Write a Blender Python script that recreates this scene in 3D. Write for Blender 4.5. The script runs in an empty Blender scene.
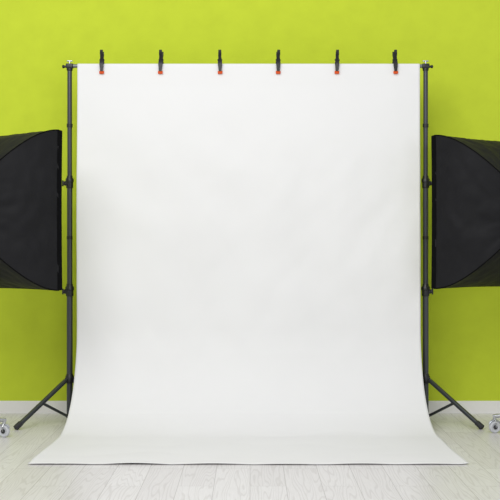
import bpy, bmesh, math
from mathutils import Vector, Matrix, noise
S=bpy.context.scene
S.view_settings.view_transform='Standard'
S.view_settings.look='None'

def lin(c):
    return tuple(((v/255)/12.92 if v/255<=0.04045 else ((v/255+0.055)/1.055)**2.4) for v in c)+(1,)

def mat(name,col,rough=0.5,metal=0.0,bump=0.0,bscale=50,vary=0.0,spec=0.5,stretch=(1,1,1)):
    m=bpy.data.materials.new(name); m.use_nodes=True
    nt=m.node_tree; N=nt.nodes; L=nt.links; b=N['Principled BSDF']
    b.inputs['Base Color'].default_value=lin(col)
    b.inputs['Roughness'].default_value=rough; b.inputs['Metallic'].default_value=metal
    b.inputs['Specular IOR Level'].default_value=spec
    tc=N.new('ShaderNodeTexCoord'); mp=N.new('ShaderNodeMapping'); L.new(tc.outputs['Object'],mp.inputs[0])
    mp.inputs['Scale'].default_value=stretch
    n=N.new('ShaderNodeTexNoise'); n.inputs['Scale'].default_value=bscale; n.inputs['Detail'].default_value=4
    L.new(mp.outputs[0],n.inputs['Vector'])
    if bump:
        bp=N.new('ShaderNodeBump'); bp.inputs['Strength'].default_value=bump; bp.inputs['Distance'].default_value=0.01
        L.new(n.outputs['Fac'],bp.inputs['Height']); L.new(bp.outputs[0],b.inputs['Normal'])
    if vary:
        mx=N.new('ShaderNodeMix'); mx.data_type='RGBA'
        c=lin(col)
        mx.inputs[6].default_value=tuple(v*(1-vary) for v in c[:3])+(1,)
        mx.inputs[7].default_value=tuple(min(1,v*(1+vary)) for v in c[:3])+(1,)
        L.new(n.outputs['Fac'],mx.inputs[0]); L.new(mx.outputs[2],b.inputs['Base Color'])
    return m

M_wall=mat('lime_paint',(194,210,56),0.85,bump=0.3,bscale=9,vary=0.07,spec=0.2)
M_base=mat('white_trim',(232,231,227),0.5,vary=0.02)
M_paper=mat('white_paper',(230,230,229),0.75,vary=0.015,bscale=2.5,spec=0.2)
M_post=mat('grey_black_tube',(66,69,73),0.28,metal=0.4,vary=0.05)
M_plastic=mat('black_plastic',(22,23,25),0.4,vary=0.1)
M_clamp=mat('clamp_plastic',(22,22,24),0.4,vary=0.1,spec=.4)
M_orange=mat('orange_rubber',(212,80,16),0.6,vary=0.05,spec=.3)
M_rubber=mat('rubber',(45,46,48),0.7,vary=0.1)
M_steel=mat('steel',(190,192,195),0.25,metal=0.9,vary=0.05)
M_fabric=mat('black_nylon',(28,28,30),0.6,bump=0.9,bscale=5,vary=0.25,spec=0.12)
M_seam=mat('black_binding',(13,13,14),0.85,vary=0.1,spec=0.05)
M_diff=mat('diffuser_cloth',(240,240,238),0.9,vary=0.02)
M_wheel=mat('grey_wheel',(196,198,202),0.45,vary=0.05)
M_bar=mat('bar_metal',(120,123,126),0.35,metal=0.5,vary=0.04)

# ---- wood floor
def floor_mat():
    m=bpy.data.materials.new('whitewashed_planks'); m.use_nodes=True
    nt=m.node_tree; N=nt.nodes; L=nt.links; b=N['Principled BSDF']
    tc=N.new('ShaderNodeTexCoord')
    sep=N.new('ShaderNodeSeparateXYZ'); L.new(tc.outputs['Object'],sep.inputs[0])
    cmb=N.new('ShaderNodeCombineXYZ'); L.new(sep.outputs['Y'],cmb.inputs['X']); L.new(sep.outputs['X'],cmb.inputs['Y'])
    br=N.new('ShaderNodeTexBrick'); L.new(cmb.outputs[0],br.inputs['Vector'])
    br.offset=0.37; br.inputs['Scale'].default_value=1.0
    br.inputs['Brick Width'].default_value=1.25; br.inputs['Row Height'].default_value=0.19
    br.inputs['Mortar Size'].default_value=0.0018; br.inputs['Mortar Smooth'].default_value=0.4
    br.inputs['Color1'].default_value=lin((227,224,223)); br.inputs['Color2'].default_value=lin((236,234,233))
    br.inputs['Mortar'].default_value=lin((184,180,177))
    mul=N.new('ShaderNodeVectorMath'); mul.operation='MULTIPLY'; mul.inputs[1].default_value=(97,41,5)
    L.new(br.outputs['Color'],mul.inputs[0])
    add=N.new('ShaderNodeVectorMath'); add.operation='ADD'
    mp=N.new('ShaderNodeMapping'); mp.inputs['Scale'].default_value=(13,1.0,1)
    L.new(tc.outputs['Object'],mp.inputs[0]); L.new(mp.outputs[0],add.inputs[0]); L.new(mul.outputs[0],add.inputs[1])
    n=N.new('ShaderNodeTexNoise'); n.inputs['Scale'].default_value=1.0; n.inputs['Detail'].default_value=1.5
    L.new(add.outputs[0],n.inputs['Vector'])
    m1=N.new('ShaderNodeMath'); m1.operation='MULTIPLY'; m1.inputs[1].default_value=70; L.new(n.outputs['Fac'],m1.inputs[0])
    mxx=N.new('ShaderNodeMath'); mxx.operation='MULTIPLY_ADD'; mxx.inputs[1].default_value=260
    L.new(sep.outputs['X'],mxx.inputs[0]); L.new(m1.outputs[0],mxx.inputs[2])
    m2=N.new('ShaderNodeMath'); m2.operation='SINE'; L.new(mxx.outputs[0],m2.inputs[0])
    rp=N.new('ShaderNodeMapRange'); rp.inputs[1].default_value=0.35; rp.inputs[2].default_value=1.0; rp.inputs[3].default_value=0; rp.inputs[4].default_value=0.6
    L.new(m2.outputs[0],rp.inputs[0])
    mp2=N.new('ShaderNodeMapping'); mp2.inputs['Scale'].default_value=(150,9,1); L.new(tc.outputs['Object'],mp2.inputs[0])
    n2=N.new('ShaderNodeTexNoise'); n2.inputs['Scale'].default_value=1; n2.inputs['Detail'].default_value=4
    L.new(mp2.outputs[0],n2.inputs['Vector'])
    mm=N.new('ShaderNodeMath'); mm.operation='MULTIPLY'; L.new(rp.outputs[0],mm.inputs[0]); L.new(n2.outputs['Fac'],mm.inputs[1])
    mx=N.new('ShaderNodeMix'); mx.data_type='RGBA'; L.new(mm.outputs[0],mx.inputs[0])
    L.new(br.outputs['Color'],mx.inputs[6]); mx.inputs[7].default_value=lin((180,174,169))
    mx2=N.new('ShaderNodeMix'); mx2.data_type='RGBA'; mx2.blend_type='MULTIPLY'; mx2.inputs[0].default_value=0.18
    L.new(mx.outputs[2],mx2.inputs[6]); L.new(n2.outputs['Fac'],mx2.inputs[7])
    L.new(mx2.outputs[2],b.inputs['Base Color'])
    b.inputs['Roughness'].default_value=0.34; b.inputs['Specular IOR Level'].default_value=0.45
    return m
M_floor=floor_mat()

class B:
    def __init__(s,M=None): s.bm=bmesh.new(); s.M=M or Matrix()
    def _tr(s,vs,m):
        for v in vs: v.co=s.M@(m@v.co)
    def cyl(s,p1,p2,r1,r2=None,seg=20):
        p1=Vector(p1);p2=Vector(p2);d=p2-p1
        r=bmesh.ops.create_cone(s.bm,cap_ends=True,segments=seg,radius1=r1,radius2=r1 if r2 is None else r2,depth=d.length)
        q=d.to_track_quat('Z','Y').to_matrix().to_4x4()
        s._tr(r['verts'],Matrix.Translation((p1+p2)/2)@q); return s
    def box(s,c,size,R=None,bev=0.0):
        r=bmesh.ops.create_cube(s.bm,size=1)
        vs=r['verts']
        m=Matrix.Translation(Vector(c))@(R.to_4x4() if R else Matrix())
        for v in vs: v.co=Vector((v.co.x*size[0],v.co.y*size[1],v.co.z*size[2]))
        if bev:
            es=list({e for v in vs for e in v.link_edges})
            g=bmesh.ops.bevel(s.bm,geom=es,offset=bev,segments=3,affect='EDGES',profile=0.5)
            vs=list({v for f in g['faces'] for v in f.verts}|{v for v in vs if v.is_valid})
        s._tr(vs,m); return s
    def sph(s,c,r,sc=(1,1,1)):
        g=bmesh.ops.create_uvsphere(s.bm,u_segments=20,v_segments=12,radius=r)
        s._tr(g['verts'],Matrix.Translation(Vector(c))@Matrix.Diagonal((*sc,1))); return s
    def tube(s,pts,r,seg=12):
        pts=[Vector(p) for p in pts]; rings=[]
        up=Vector((0,0,1))
        for i,p in enumerate(pts):
            t=(pts[min(i+1,len(pts)-1)]-pts[max(i-1,0)]).normalized()
            a=t.cross(up)
            if a.length<1e-3: a=t.cross(Vector((1,0,0)))
            a.normalize(); b=t.cross(a)
            rr=r[i] if isinstance(r,(list,tuple)) else r
            rings.append([s.bm.verts.new(s.M@(p+rr*(a*math.cos(2*math.pi*k/seg)+b*math.sin(2*math.pi*k/seg)))) for k in range(seg)])
        for i in range(len(rings)-1):
            for k in range(seg):
                s.bm.faces.new((rings[i][k],rings[i][(k+1)%seg],rings[i+1][(k+1)%seg],rings[i+1][k]))
        s.bm.faces.new(rings[0][::-1]); s.bm.faces.new(rings[-1]); return s
    def lathe(s,prof,c,axis,seg=24):
        q=Vector(axis).to_track_quat('Z','Y').to_matrix().to_4x4(); m=s.M@Matrix.Translation(Vector(c))@q
        rings=[[s.bm.verts.new(m@Vector((r*math.cos(2*math.pi*k/seg),r*math.sin(2*math.pi*k/seg),h))) for k in range(seg)] for r,h in prof]
        for i in range(len(rings)-1):
            for k in range(seg):
                s.bm.faces.new((rings[i][k],rings[i][(k+1)%seg],rings[i+1][(k+1)%seg],rings[i+1][k]))
        s.bm.faces.new(rings[0][::-1]); s.bm.faces.new(rings[-1]); return s
    def out(s,name,material,parent=None,smooth=True,label=None):
        bmesh.ops.recalc_face_normals(s.bm,faces=s.bm.faces)
        me=bpy.data.meshes.new(name); s.bm.to_mesh(me); s.bm.free()
        if smooth:
            for p in me.polygons: p.use_smooth=True
            me.set_sharp_from_angle(angle=math.radians(38))
        me.materials.append(material)
        o=bpy.data.objects.new(name,me); S.collection.objects.link(o)
        if parent: o.parent=parent
        if label: o['label']=label
        return o
def empty(name,loc,label,cat,group=None):
    o=bpy.data.objects.new(name,None); o.empty_display_size=0.1; o.location=loc
    S.collection.objects.link(o); o['label']=label; o['category']=cat
    if group: o['group']=group
    return o

# ---- setting
YW=8.384
def struct(o,label,cat):
    o['kind']='structure'; o['label']=label; o['category']=cat
o=B().box((0,YW+0.06,1.7),(9,0.12,3.4)).out('wall_back',M_wall,smooth=False); struct(o,'lime green painted plaster wall','wall')
o=B().box((0,3.5,-0.05),(9,10.0,0.1)).out('floor',M_floor,smooth=False); struct(o,'whitewashed wooden plank floor','floor')
b=B(); b.box((0,YW-0.007,0.042),(9,0.014,0.084)); b.box((0,YW-0.005,0.088),(9,0.010,0.01),bev=0.002)
o=b.out('baseboard_back',M_base,smooth=False); struct(o,'white painted wooden baseboard','baseboard')

# ---- backdrop stands
YS=7.942; XP={-1:-1.302,1:1.268}; ZB=2.57
D=math.radians
def stand(sx,ang,label):
    root=empty('backdrop_stand',(XP[sx],YS,0),label,'backdrop stand','backdrop support stands')
    B().cyl((0,0,0.03),(0,0,0.953),0.0215).out('lower_tube',M_post,root)
    B().cyl((0,0,0.94),(0,0,1.733),0.0195).out('middle_tube',M_post,root)
    B().cyl((0,0,1.72),(0,0,2.552),0.0170).out('upper_tube',M_post,root)
    for z,r in ((0.953,0.0215),(1.733,0.0195)):
        b=B(); b.lathe([(r+.002,-.045),(r+.006,-.04),(r+.006,-.004),(r+.010,0),(r+.010,.02),(r+.003,.03),(r+.001,.045)],(0,0,z),(0,0,1))
        b.box((sx*0.022,-0.004,z-.01),(0.03,0.026,0.034),bev=.004)
        c=b.out('locking_collar',M_plastic,root)
        b=B(); b.cyl((sx*0.03,-0.005,z-.01),(sx*0.045,-0.008,z-.01),0.006)
        b.lathe([(.009,0),(.014,.004),(.015,.012),(.012,.017)],(sx*0.036,-0.007,z-.01),(sx,-.25,0))
        b.box((sx*0.048,-0.009,z-.01),(0.011,0.012,0.044),bev=.004)
        b.out('knob',M_plastic,c)
    for z in (1.33,2.14):
        b=B(); b.lathe([(.017,-.014),(.0215,-.012),(.0215,.012),(.017,.014)],(0,0,z),(0,0,1)); b.out('tube_band',M_plastic,root)
    b=B(); b.lathe([(.0225,-.035),(.029,-.03),(.031,-.02),(.031,.015),(.026,.022),(.0225,.035)],(0,0,.315),(0,0,1))
    for a in ang: 
        d=Vector((math.sin(a)*sx,-math.cos(a),0)); 
        b.box(d*0.030+Vector((0,0,.305)),(.022,.018,.034),bev=.004)
    b.out('leg_collar',M_plastic,root)
    b=B(); b.lathe([(.022,-.014),(.027,-.011),(.027,.011),(.022,.014)],(0,0,.046),(0,0,1)); 
    b.out('brace_collar',M_plastic,root)
    for a,r in zip(ang,(.465,.385,.43)):
        d=Vector((math.sin(a)*sx,-math.cos(a),0))
        p0=d*.034+Vector((0,0,.305)); p1=d*r+Vector((0,0,.022))
        b=B(); side=d.cross(Vector((0,0,1)))
        R=Matrix((side,(p1-p0).normalized(),side.cross((p1-p0).normalized()))).transposed()
        b.box((p0+p1)/2,(.030,(p1-p0).length,.026),R,bev=.006)
        lg=b.out('leg',M_post,root)
        b=B(); q=(p1-p0).normalized(); b.box(p1+q*-.012+Vector((0,0,.001)),(.036,.06,.031),R,bev=.006)
        b.sph((p1.x,p1.y,.017),.017); b.out('foot_cap',M_rubber,lg)
        pm=p0.lerp(p1,.50)
        b=B(); b.cyl(d*.024+Vector((0,0,.046)),pm,.010); b.sph(pm,.015); b.out('brace',M_post,root)
    b=B(); b.lathe([(.017,-.035),(.022,-.03),(.022,-.018),(.017,-.014)],(0,0,ZB),(0,0,1))
    b.box((0,0,ZB+.0),(.052,.034,.034),bev=.005); m=b.out('bar_mount',M_plastic,root)
    b=B(); b.cyl((0,0,ZB+.015),(0,0,ZB+.035),.006); b.box((0,0,ZB+.036),(.044,.010,.010),bev=.004); b.out('wing_nut',M_steel,m)
    b=B(); b.cyl((sx*.02,0,ZB-.004),(sx*.046,0,ZB-.004),.009); b.sph((sx*.046,0,ZB-.004),.013,(.7,1,1)); b.out('knob',M_plastic,m)
    return root
stand(-1,(D(41),D(173),D(-76)),'grey black metal tripod stand holding the backdrop crossbar')
stand(1,(D(45),D(173),D(-74)),'grey black metal tripod stand holding the backdrop crossbar')

cb=empty('crossbar',(0,YS,ZB),'thin metal crossbar the white paper hangs over','crossbar')
B().cyl((XP[-1]+.0265,0,0),(XP[1]-.0265,0,0),.0135).out('bar_tube',M_bar,cb)

# ---- paper
def paper():
    prof=[]
    yb=YS; PC=-.010
    for i in range(5): prof.append((yb+.0165,ZB-.075+.075*i/5))
    for i in range(13):
        a=math.pi*i/12; prof.append((yb+.0165*math.cos(a),ZB+.0165*math.sin(a)))
    yf=yb-.0165; Rr=.68
    zt=Rr+.004
    n=90
    for i in range(1,n+1): prof.append((yf,ZB+(zt-ZB)*i/n))
    for i in range(1,61):
        a=math.pi/2*i/60
        prof.append((yf-Rr*(1-math.cos(a)),zt-Rr*math.sin(a)))
    y0=prof[-1][0]; y1=6.355
    for i in range(1,41): prof.append((y0+(y1-y0)*i/40,.004))
    bm=bmesh.new(); nx=180; rows=[]
    for j,(y,z) in enumerate(prof):
        hw=1.234
        fl=max(0,min(1,(yf-y)/(yf-y1))); hw+=.040*fl**.8
        row=[]
        for i in range(nx+1):
            u=i/nx*2-1; x=PC+u*hw
            yy,zz=y,z
            hang=max(0,min(1,(ZB-.15-z)/.6)) if z>.0 and y>yf-.3 else 0
            hang*=1 if z>.5 else max(0,z/.5)
            if y<=yf+.001:
                w=noise.noise(Vector((x*1.3,z*.9,3.1)))*.018+noise.noise(Vector((x*3.2+z*2,z*2.2-x,8)))*.016+noise.noise(Vector((x*7-z*3,z*5,2)))*.0045
                yy-=(.026+w+.004*math.sin(x*6+z*1.5))*hang
            if z<.3 and fl>.15:
                edge=max(0,abs(u)-.93)/.07
                front=max(0,(fl-.93)/.07)
                lift=.008*abs(noise.noise(Vector((x*2.4,y*3,1))))+ .006*edge**2*(.5+.5*math.sin(y*7+u))+.008*front**2*abs(noise.noise(Vector((x*2.2,5,2))))
                zz+=lift*min(1,(fl-.15)*4)
                yy+=front*.012*noise.noise(Vector((x*1.5,0,7)))
            row.append(bm.verts.new((x,yy,zz)))
        rows.append(row)
    for j in range(len(rows)-1):
        for i in range(nx): bm.faces.new((rows[j][i],rows[j][i+1],rows[j+1][i+1],rows[j+1][i]))
    bmesh.ops.recalc_face_normals(bm,faces=bm.faces)
    me=bpy.data.meshes.new('paper_backdrop'); bm.to_mesh(me); bm.free()
    for p in me.polygons: p.use_smooth=True
    me.materials.append(M_paper)
    o=bpy.data.objects.new('paper_backdrop',me); S.collection.objects.link(o)
    md=o.modifiers.new('thick','SOLIDIFY'); md.thickness=.0015; md.offset=0
    o['label']='seamless white paper backdrop draped from the crossbar onto the floor'; o['category']='photo backdrop'
paper()

# ---- clamps
def clamp():
    root=empty('spring_clamp',(0,YS,ZB),'black spring clamp with orange tips gripping the paper on the bar','clamp','spring clamps along the crossbar')
    for s in (-1,1):
        b=B()
        pts=[(0,s*.040,.104),(0,s*.036,.086),(0,s*.024,.062),(0,s*.017,.042),(0,s*.025,.026),(0,s*.031,.006),(0,s*.031,-.014),(0,s*.035,-.042)]
        wid=[.010,.012,.0105,.0135,.0155,.0155,.013,.010]
        vsr=[]
        for k,(p,w) in enumerate(zip(pts,wid)):
            p=Vector(p); t=.005
            q=[(-w,-t),(w,-t),(w,t),(-w,t)]
            vsr.append([b.bm.verts.new((p.x+a,p.y+c,p.z)) for a,c in q])
        for k in range(len(vsr)-1):
            for i in range(4): b.bm.faces.new((vsr[k][i],vsr[k][(i+1)%4],vsr[k+1][(i+1)%4],vsr[k+1][i]))
        b.bm.faces.new(vsr[0]); b.bm.faces.new(vsr[-1][::-1])
        bmesh.ops.bevel(b.bm,geom=list(b.bm.edges),offset=.0015,segments=2,affect='EDGES')
        a=b.out('clamp_arm',M_clamp,root)
        b=B(); b.box((0,s*.0275,-.050),(.034,.014,.022),bev=.005)
        b.out('jaw_pad',M_orange,a)
        b=B(); b.box((0,s*.041,.094),(.021,.010,.034),Matrix.Rotation(s*-.2,3,'X'),bev=.003); b.out('grip_sleeve',M_clamp,a)
    b=B(); b.cyl((-.018,0,.044),(.018,0,.044),.005); 
    pts=[(-.012+.024*i/80,.010*math.cos(i*.5),.044+.010*math.sin(i*.5)) for i in range(81)]
    b.tube(pts,.0016,6); b.out('spring',M_rubber,root)
    return root
c0=clamp()
px=[102,161,220,278,337,395]
def copytree(o,par):
    n=o.copy(); S.collection.objects.link(n); n.parent=par
    for c in list(o.children): copytree(c,n)
    return n
for k,p in enumerate(px):
    x=(p-250)/138.5
    r=c0 if k==0 else copytree(c0,None)
    r.location=(x,YS,ZB); r.rotation_euler=(0,D([0,1.2,-1,1,1.5,-1.2][k]),D([2,-3,2,3,-3,1][k]))

# ---- softboxes
def softlight(sx,edge,pole,wheel_r,wang,label):
    a=D(38); W=.78;H=1.05;Dp=.54; zc=1.503
    fx=-sx*math.sin(a); fy=math.cos(a)
    wx=-sx*math.cos(a); wy=-math.sin(a)
    C=Vector((edge[0]-wx*W/2,edge[1]-wy*W/2,zc))
    root=empty('studio_softbox_light',(pole[0],pole[1],0),label,'softbox light','softbox lights')
    off=C-Vector((pole[0],pole[1],0))
    X=Vector((abs(wx),wy*(1 if wx>0 else -1),0)); Y=Vector((fx,fy,0)); Z=Vector((0,0,1))
    M=Matrix.Translation(off)@Matrix((X,Y,Z)).transposed().to_4x4()
    NT=44; NE=40
    corners=[(-1,-1),(1,-1),(1,1),(-1,1)]
    def pt(t,k,e):
        f=1-t**2.0; hx=.06+(W/2-.06)*f; hz=.06+(H/2-.06)*f
        y=-Dp*t
        c1=corners[k];c2=corners[(k+1)%4]
        x=(c1[0]*(1-e)+c2[0]*e)*hx; z=(c1[1]*(1-e)+c2[1]*e)*hz
        bow=4*e*(1-e)*.006*(f)
        edgew=min(1,10*e*(1-e))
        wr=(noise.noise(Vector((e*5+k*7,t*3,sx*4)))*.018+noise.noise(Vector((e*12+k*7,t*9,sx*9)))*.010)*min(1,6*e*(1-e))*min(1,t*5)
        pk=.0035*math.sin(e*70+3*noise.noise(Vector((e*6,k,sx))))*math.exp(-t*9)*min(1,t*12)*edgew
        if k%2==0: z-=c1[1]*(bow+wr*.6+pk)
        else: x-=c1[0]*(bow+wr+pk)
        return Vector((x,y,z))
    b=B(M); ring=[]
    for i in range(NT+1):
        r=[]
        for k in range(4):
            for e in range(NE): r.append(b.bm.verts.new(M@pt(i/NT,k,e/NE)))
        ring.append(r)
    n=len(ring[0])
    for i in range(NT):
        for k in range(n): b.bm.faces.new((ring[i][k],ring[i][(k+1)%n],ring[i+1][(k+1)%n],ring[i+1][k]))
    sb=b.out('softbox_shell',M_fabric,root)
    md=sb.modifiers.new('t','SOLIDIFY'); md.thickness=.003; md.offset=0
    b=B(M); loops=[]
    rim=[p for k in range(4) for p in [pt(0,k,e/NE) for e in range(NE)]]
    for dy,sc in ((-.014,1.006),(.03,1.0),(.03,.985),(-.006,.985)):
        loops.append([b.bm.verts.new(M@Vector((p.x*sc,dy,p.z*sc))) for p in rim])
    for i in range(4):
        A=loops[i];Bq=loops[(i+1)%4]
        for k in range(n): b.bm.faces.new((A[k],A[(k+1)%n],Bq[(k+1)%n],Bq[k]))
    b.out('rim_hem',M_seam,sb)
    for k in range(4):
        b=B(M); b.tube([pt(i/40,k,0)*1.001 for i in range(41)],.004,8); b.out('seam',M_seam,sb)
    b=B(M); vs=[b.bm.verts.new(M@Vector((p.x*.984,.012,p.z*.984))) for p in rim]
    c=b.bm.verts.new(M@Vector((0,.004,0)))
    for k in range(n): b.bm.faces.new((vs[k],vs[(k+1)%n],c))
    b.out('diffuser',M_diff,sb,label='white translucent front diffuser')
    b=B(M); b.lathe([(.085,0),(.095,.004),(.095,.018),(.085,.022)],(0,-Dp-.012,0),(0,1,0),32)
    b.lathe([(.045,0),(.062,.01),(.065,.04),(.065,.13),(.058,.14)],(0,-Dp-.15,0),(0,1,0),28)
    b.out('lamp_head',M_plastic,root)
    hub=M@Vector((0,-Dp-.08,-.065))
    b=B(); b.cyl((0,0,.10),(0,0,.75),.017); b.cyl((0,0,.74),(0,0,1.36),.014); b.out('column',M_post,root)
    b=B(); b.lathe([(.019,-.03),(.026,-.025),(.026,.02),(.018,.03)],(0,0,.75),(0,0,1)); b.box((sx*.03,0,.75),(.03,.012,.03),bev=.004); b.out('locking_collar',M_plastic,root)
    b=B(); b.cyl((0,0,1.33),(0,0,1.38),.02); b.tube([Vector((0,0,1.37)),Vector((hub.x*.5,hub.y*.5,1.38)),Vector((hub.x,hub.y,1.40)),hub],.011); b.out('tilt_bracket',M_plastic,root)
    b=B(); b.lathe([(.02,0),(.04,.006),(.042,.05),(.03,.06),(.02,.09)],(0,0,.095),(0,0,1)); b.out('base_hub',M_plastic,root)
    for q in range(3):
        an=wang+q*2*math.pi/3; d=Vector((math.cos(an),math.sin(an),0))
        tip=d*wheel_r
        b=B(); b.tube([d*.03+Vector((0,0,.14)),d*.12+Vector((0,0,.14)),d*(wheel_r-.10)+Vector((0,0,.13)),d*(wheel_r+.01)+Vector((0,0,.112))],[.016,.016,.014,.013],12)
        b.out('base_leg',M_steel,root)
        ax=Vector((.30*sx,-.954,0)).normalized(); fwd=Vector((ax.y,-ax.x,0))
        wc=tip+Vector((0,0,.040))
        b=B(); b.cyl(tip+Vector((0,0,.088)),tip+Vector((0,0,.125)),.012)
        b.tube([wc+fwd*(.047*math.cos(t))+Vector((0,0,.047*math.sin(t))) for t in [D(30+12*i) for i in range(11)]],.007,8)
        for s in (-1,1):
            b.tube([wc+ax*(.019*s),wc+ax*(.019*s)+Vector((0,0,.03)),wc+ax*(.006*s)+Vector((0,0,.048))],.0045,8)
        cs=b.out('caster',M_steel,root)
        b=B(); b.lathe([(.020,-.011),(.030,-.016),(.038,-.013),(.040,-.007),(.040,.007),(.038,.013),(.030,.016),(.020,.011)],wc,ax,32)
        b.out('wheel',M_wheel,cs,label='grey caster wheel')
        b=B(); b.lathe([(.008,-.021),(.013,-.018),(.016,-.009),(.016,.009),(.013,.018),(.008,.021)],wc,ax,24); b.out('wheel_hub',M_rubber,cs)
softlight(-1,(-1.254,7.22),(-1.905,7.03),.385,D(45),'black fabric softbox on a rolling stand, seen from behind')
softlight(1,(1.266,7.55),(1.99,7.30),.37,D(153),'black fabric softbox on a rolling stand, seen from behind')

# ---- light
w=bpy.data.worlds.new('room_ambient'); S.world=w; w.use_nodes=True
bg=w.node_tree.nodes['Background']; bg.inputs[0].default_value=(.975,.98,1,1); bg.inputs[1].default_value=.60
def area(name,loc,tgt,size,power,col=(1,1,1)):
    l=bpy.data.lights.new(name,'AREA'); l.shape='RECTANGLE'; l.size=size[0]; l.size_y=size[1]; l.energy=power; l.color=col
    o=bpy.data.objects.new(name,l); o.location=loc
    o.rotation_euler=(Vector(tgt)-Vector(loc)).to_track_quat('-Z','Y').to_euler(); S.collection.objects.link(o)
area('ceiling_light',(-1.1,3.0,4.5),(-.3,8,1.1),(4.5,3.0),195,(1,.995,.985))
area('window_light',(3.4,1.6,2.0),(.9,8,1.5),(1.8,1.8),26,(.88,.95,1))

cam=bpy.data.cameras.new('camera'); cam.lens=79.2; cam.sensor_width=36
co=bpy.data.objects.new('camera',cam); co.location=(0,0,1.242); co.rotation_euler=(math.pi/2,0,0)
S.collection.objects.link(co); S.camera=co
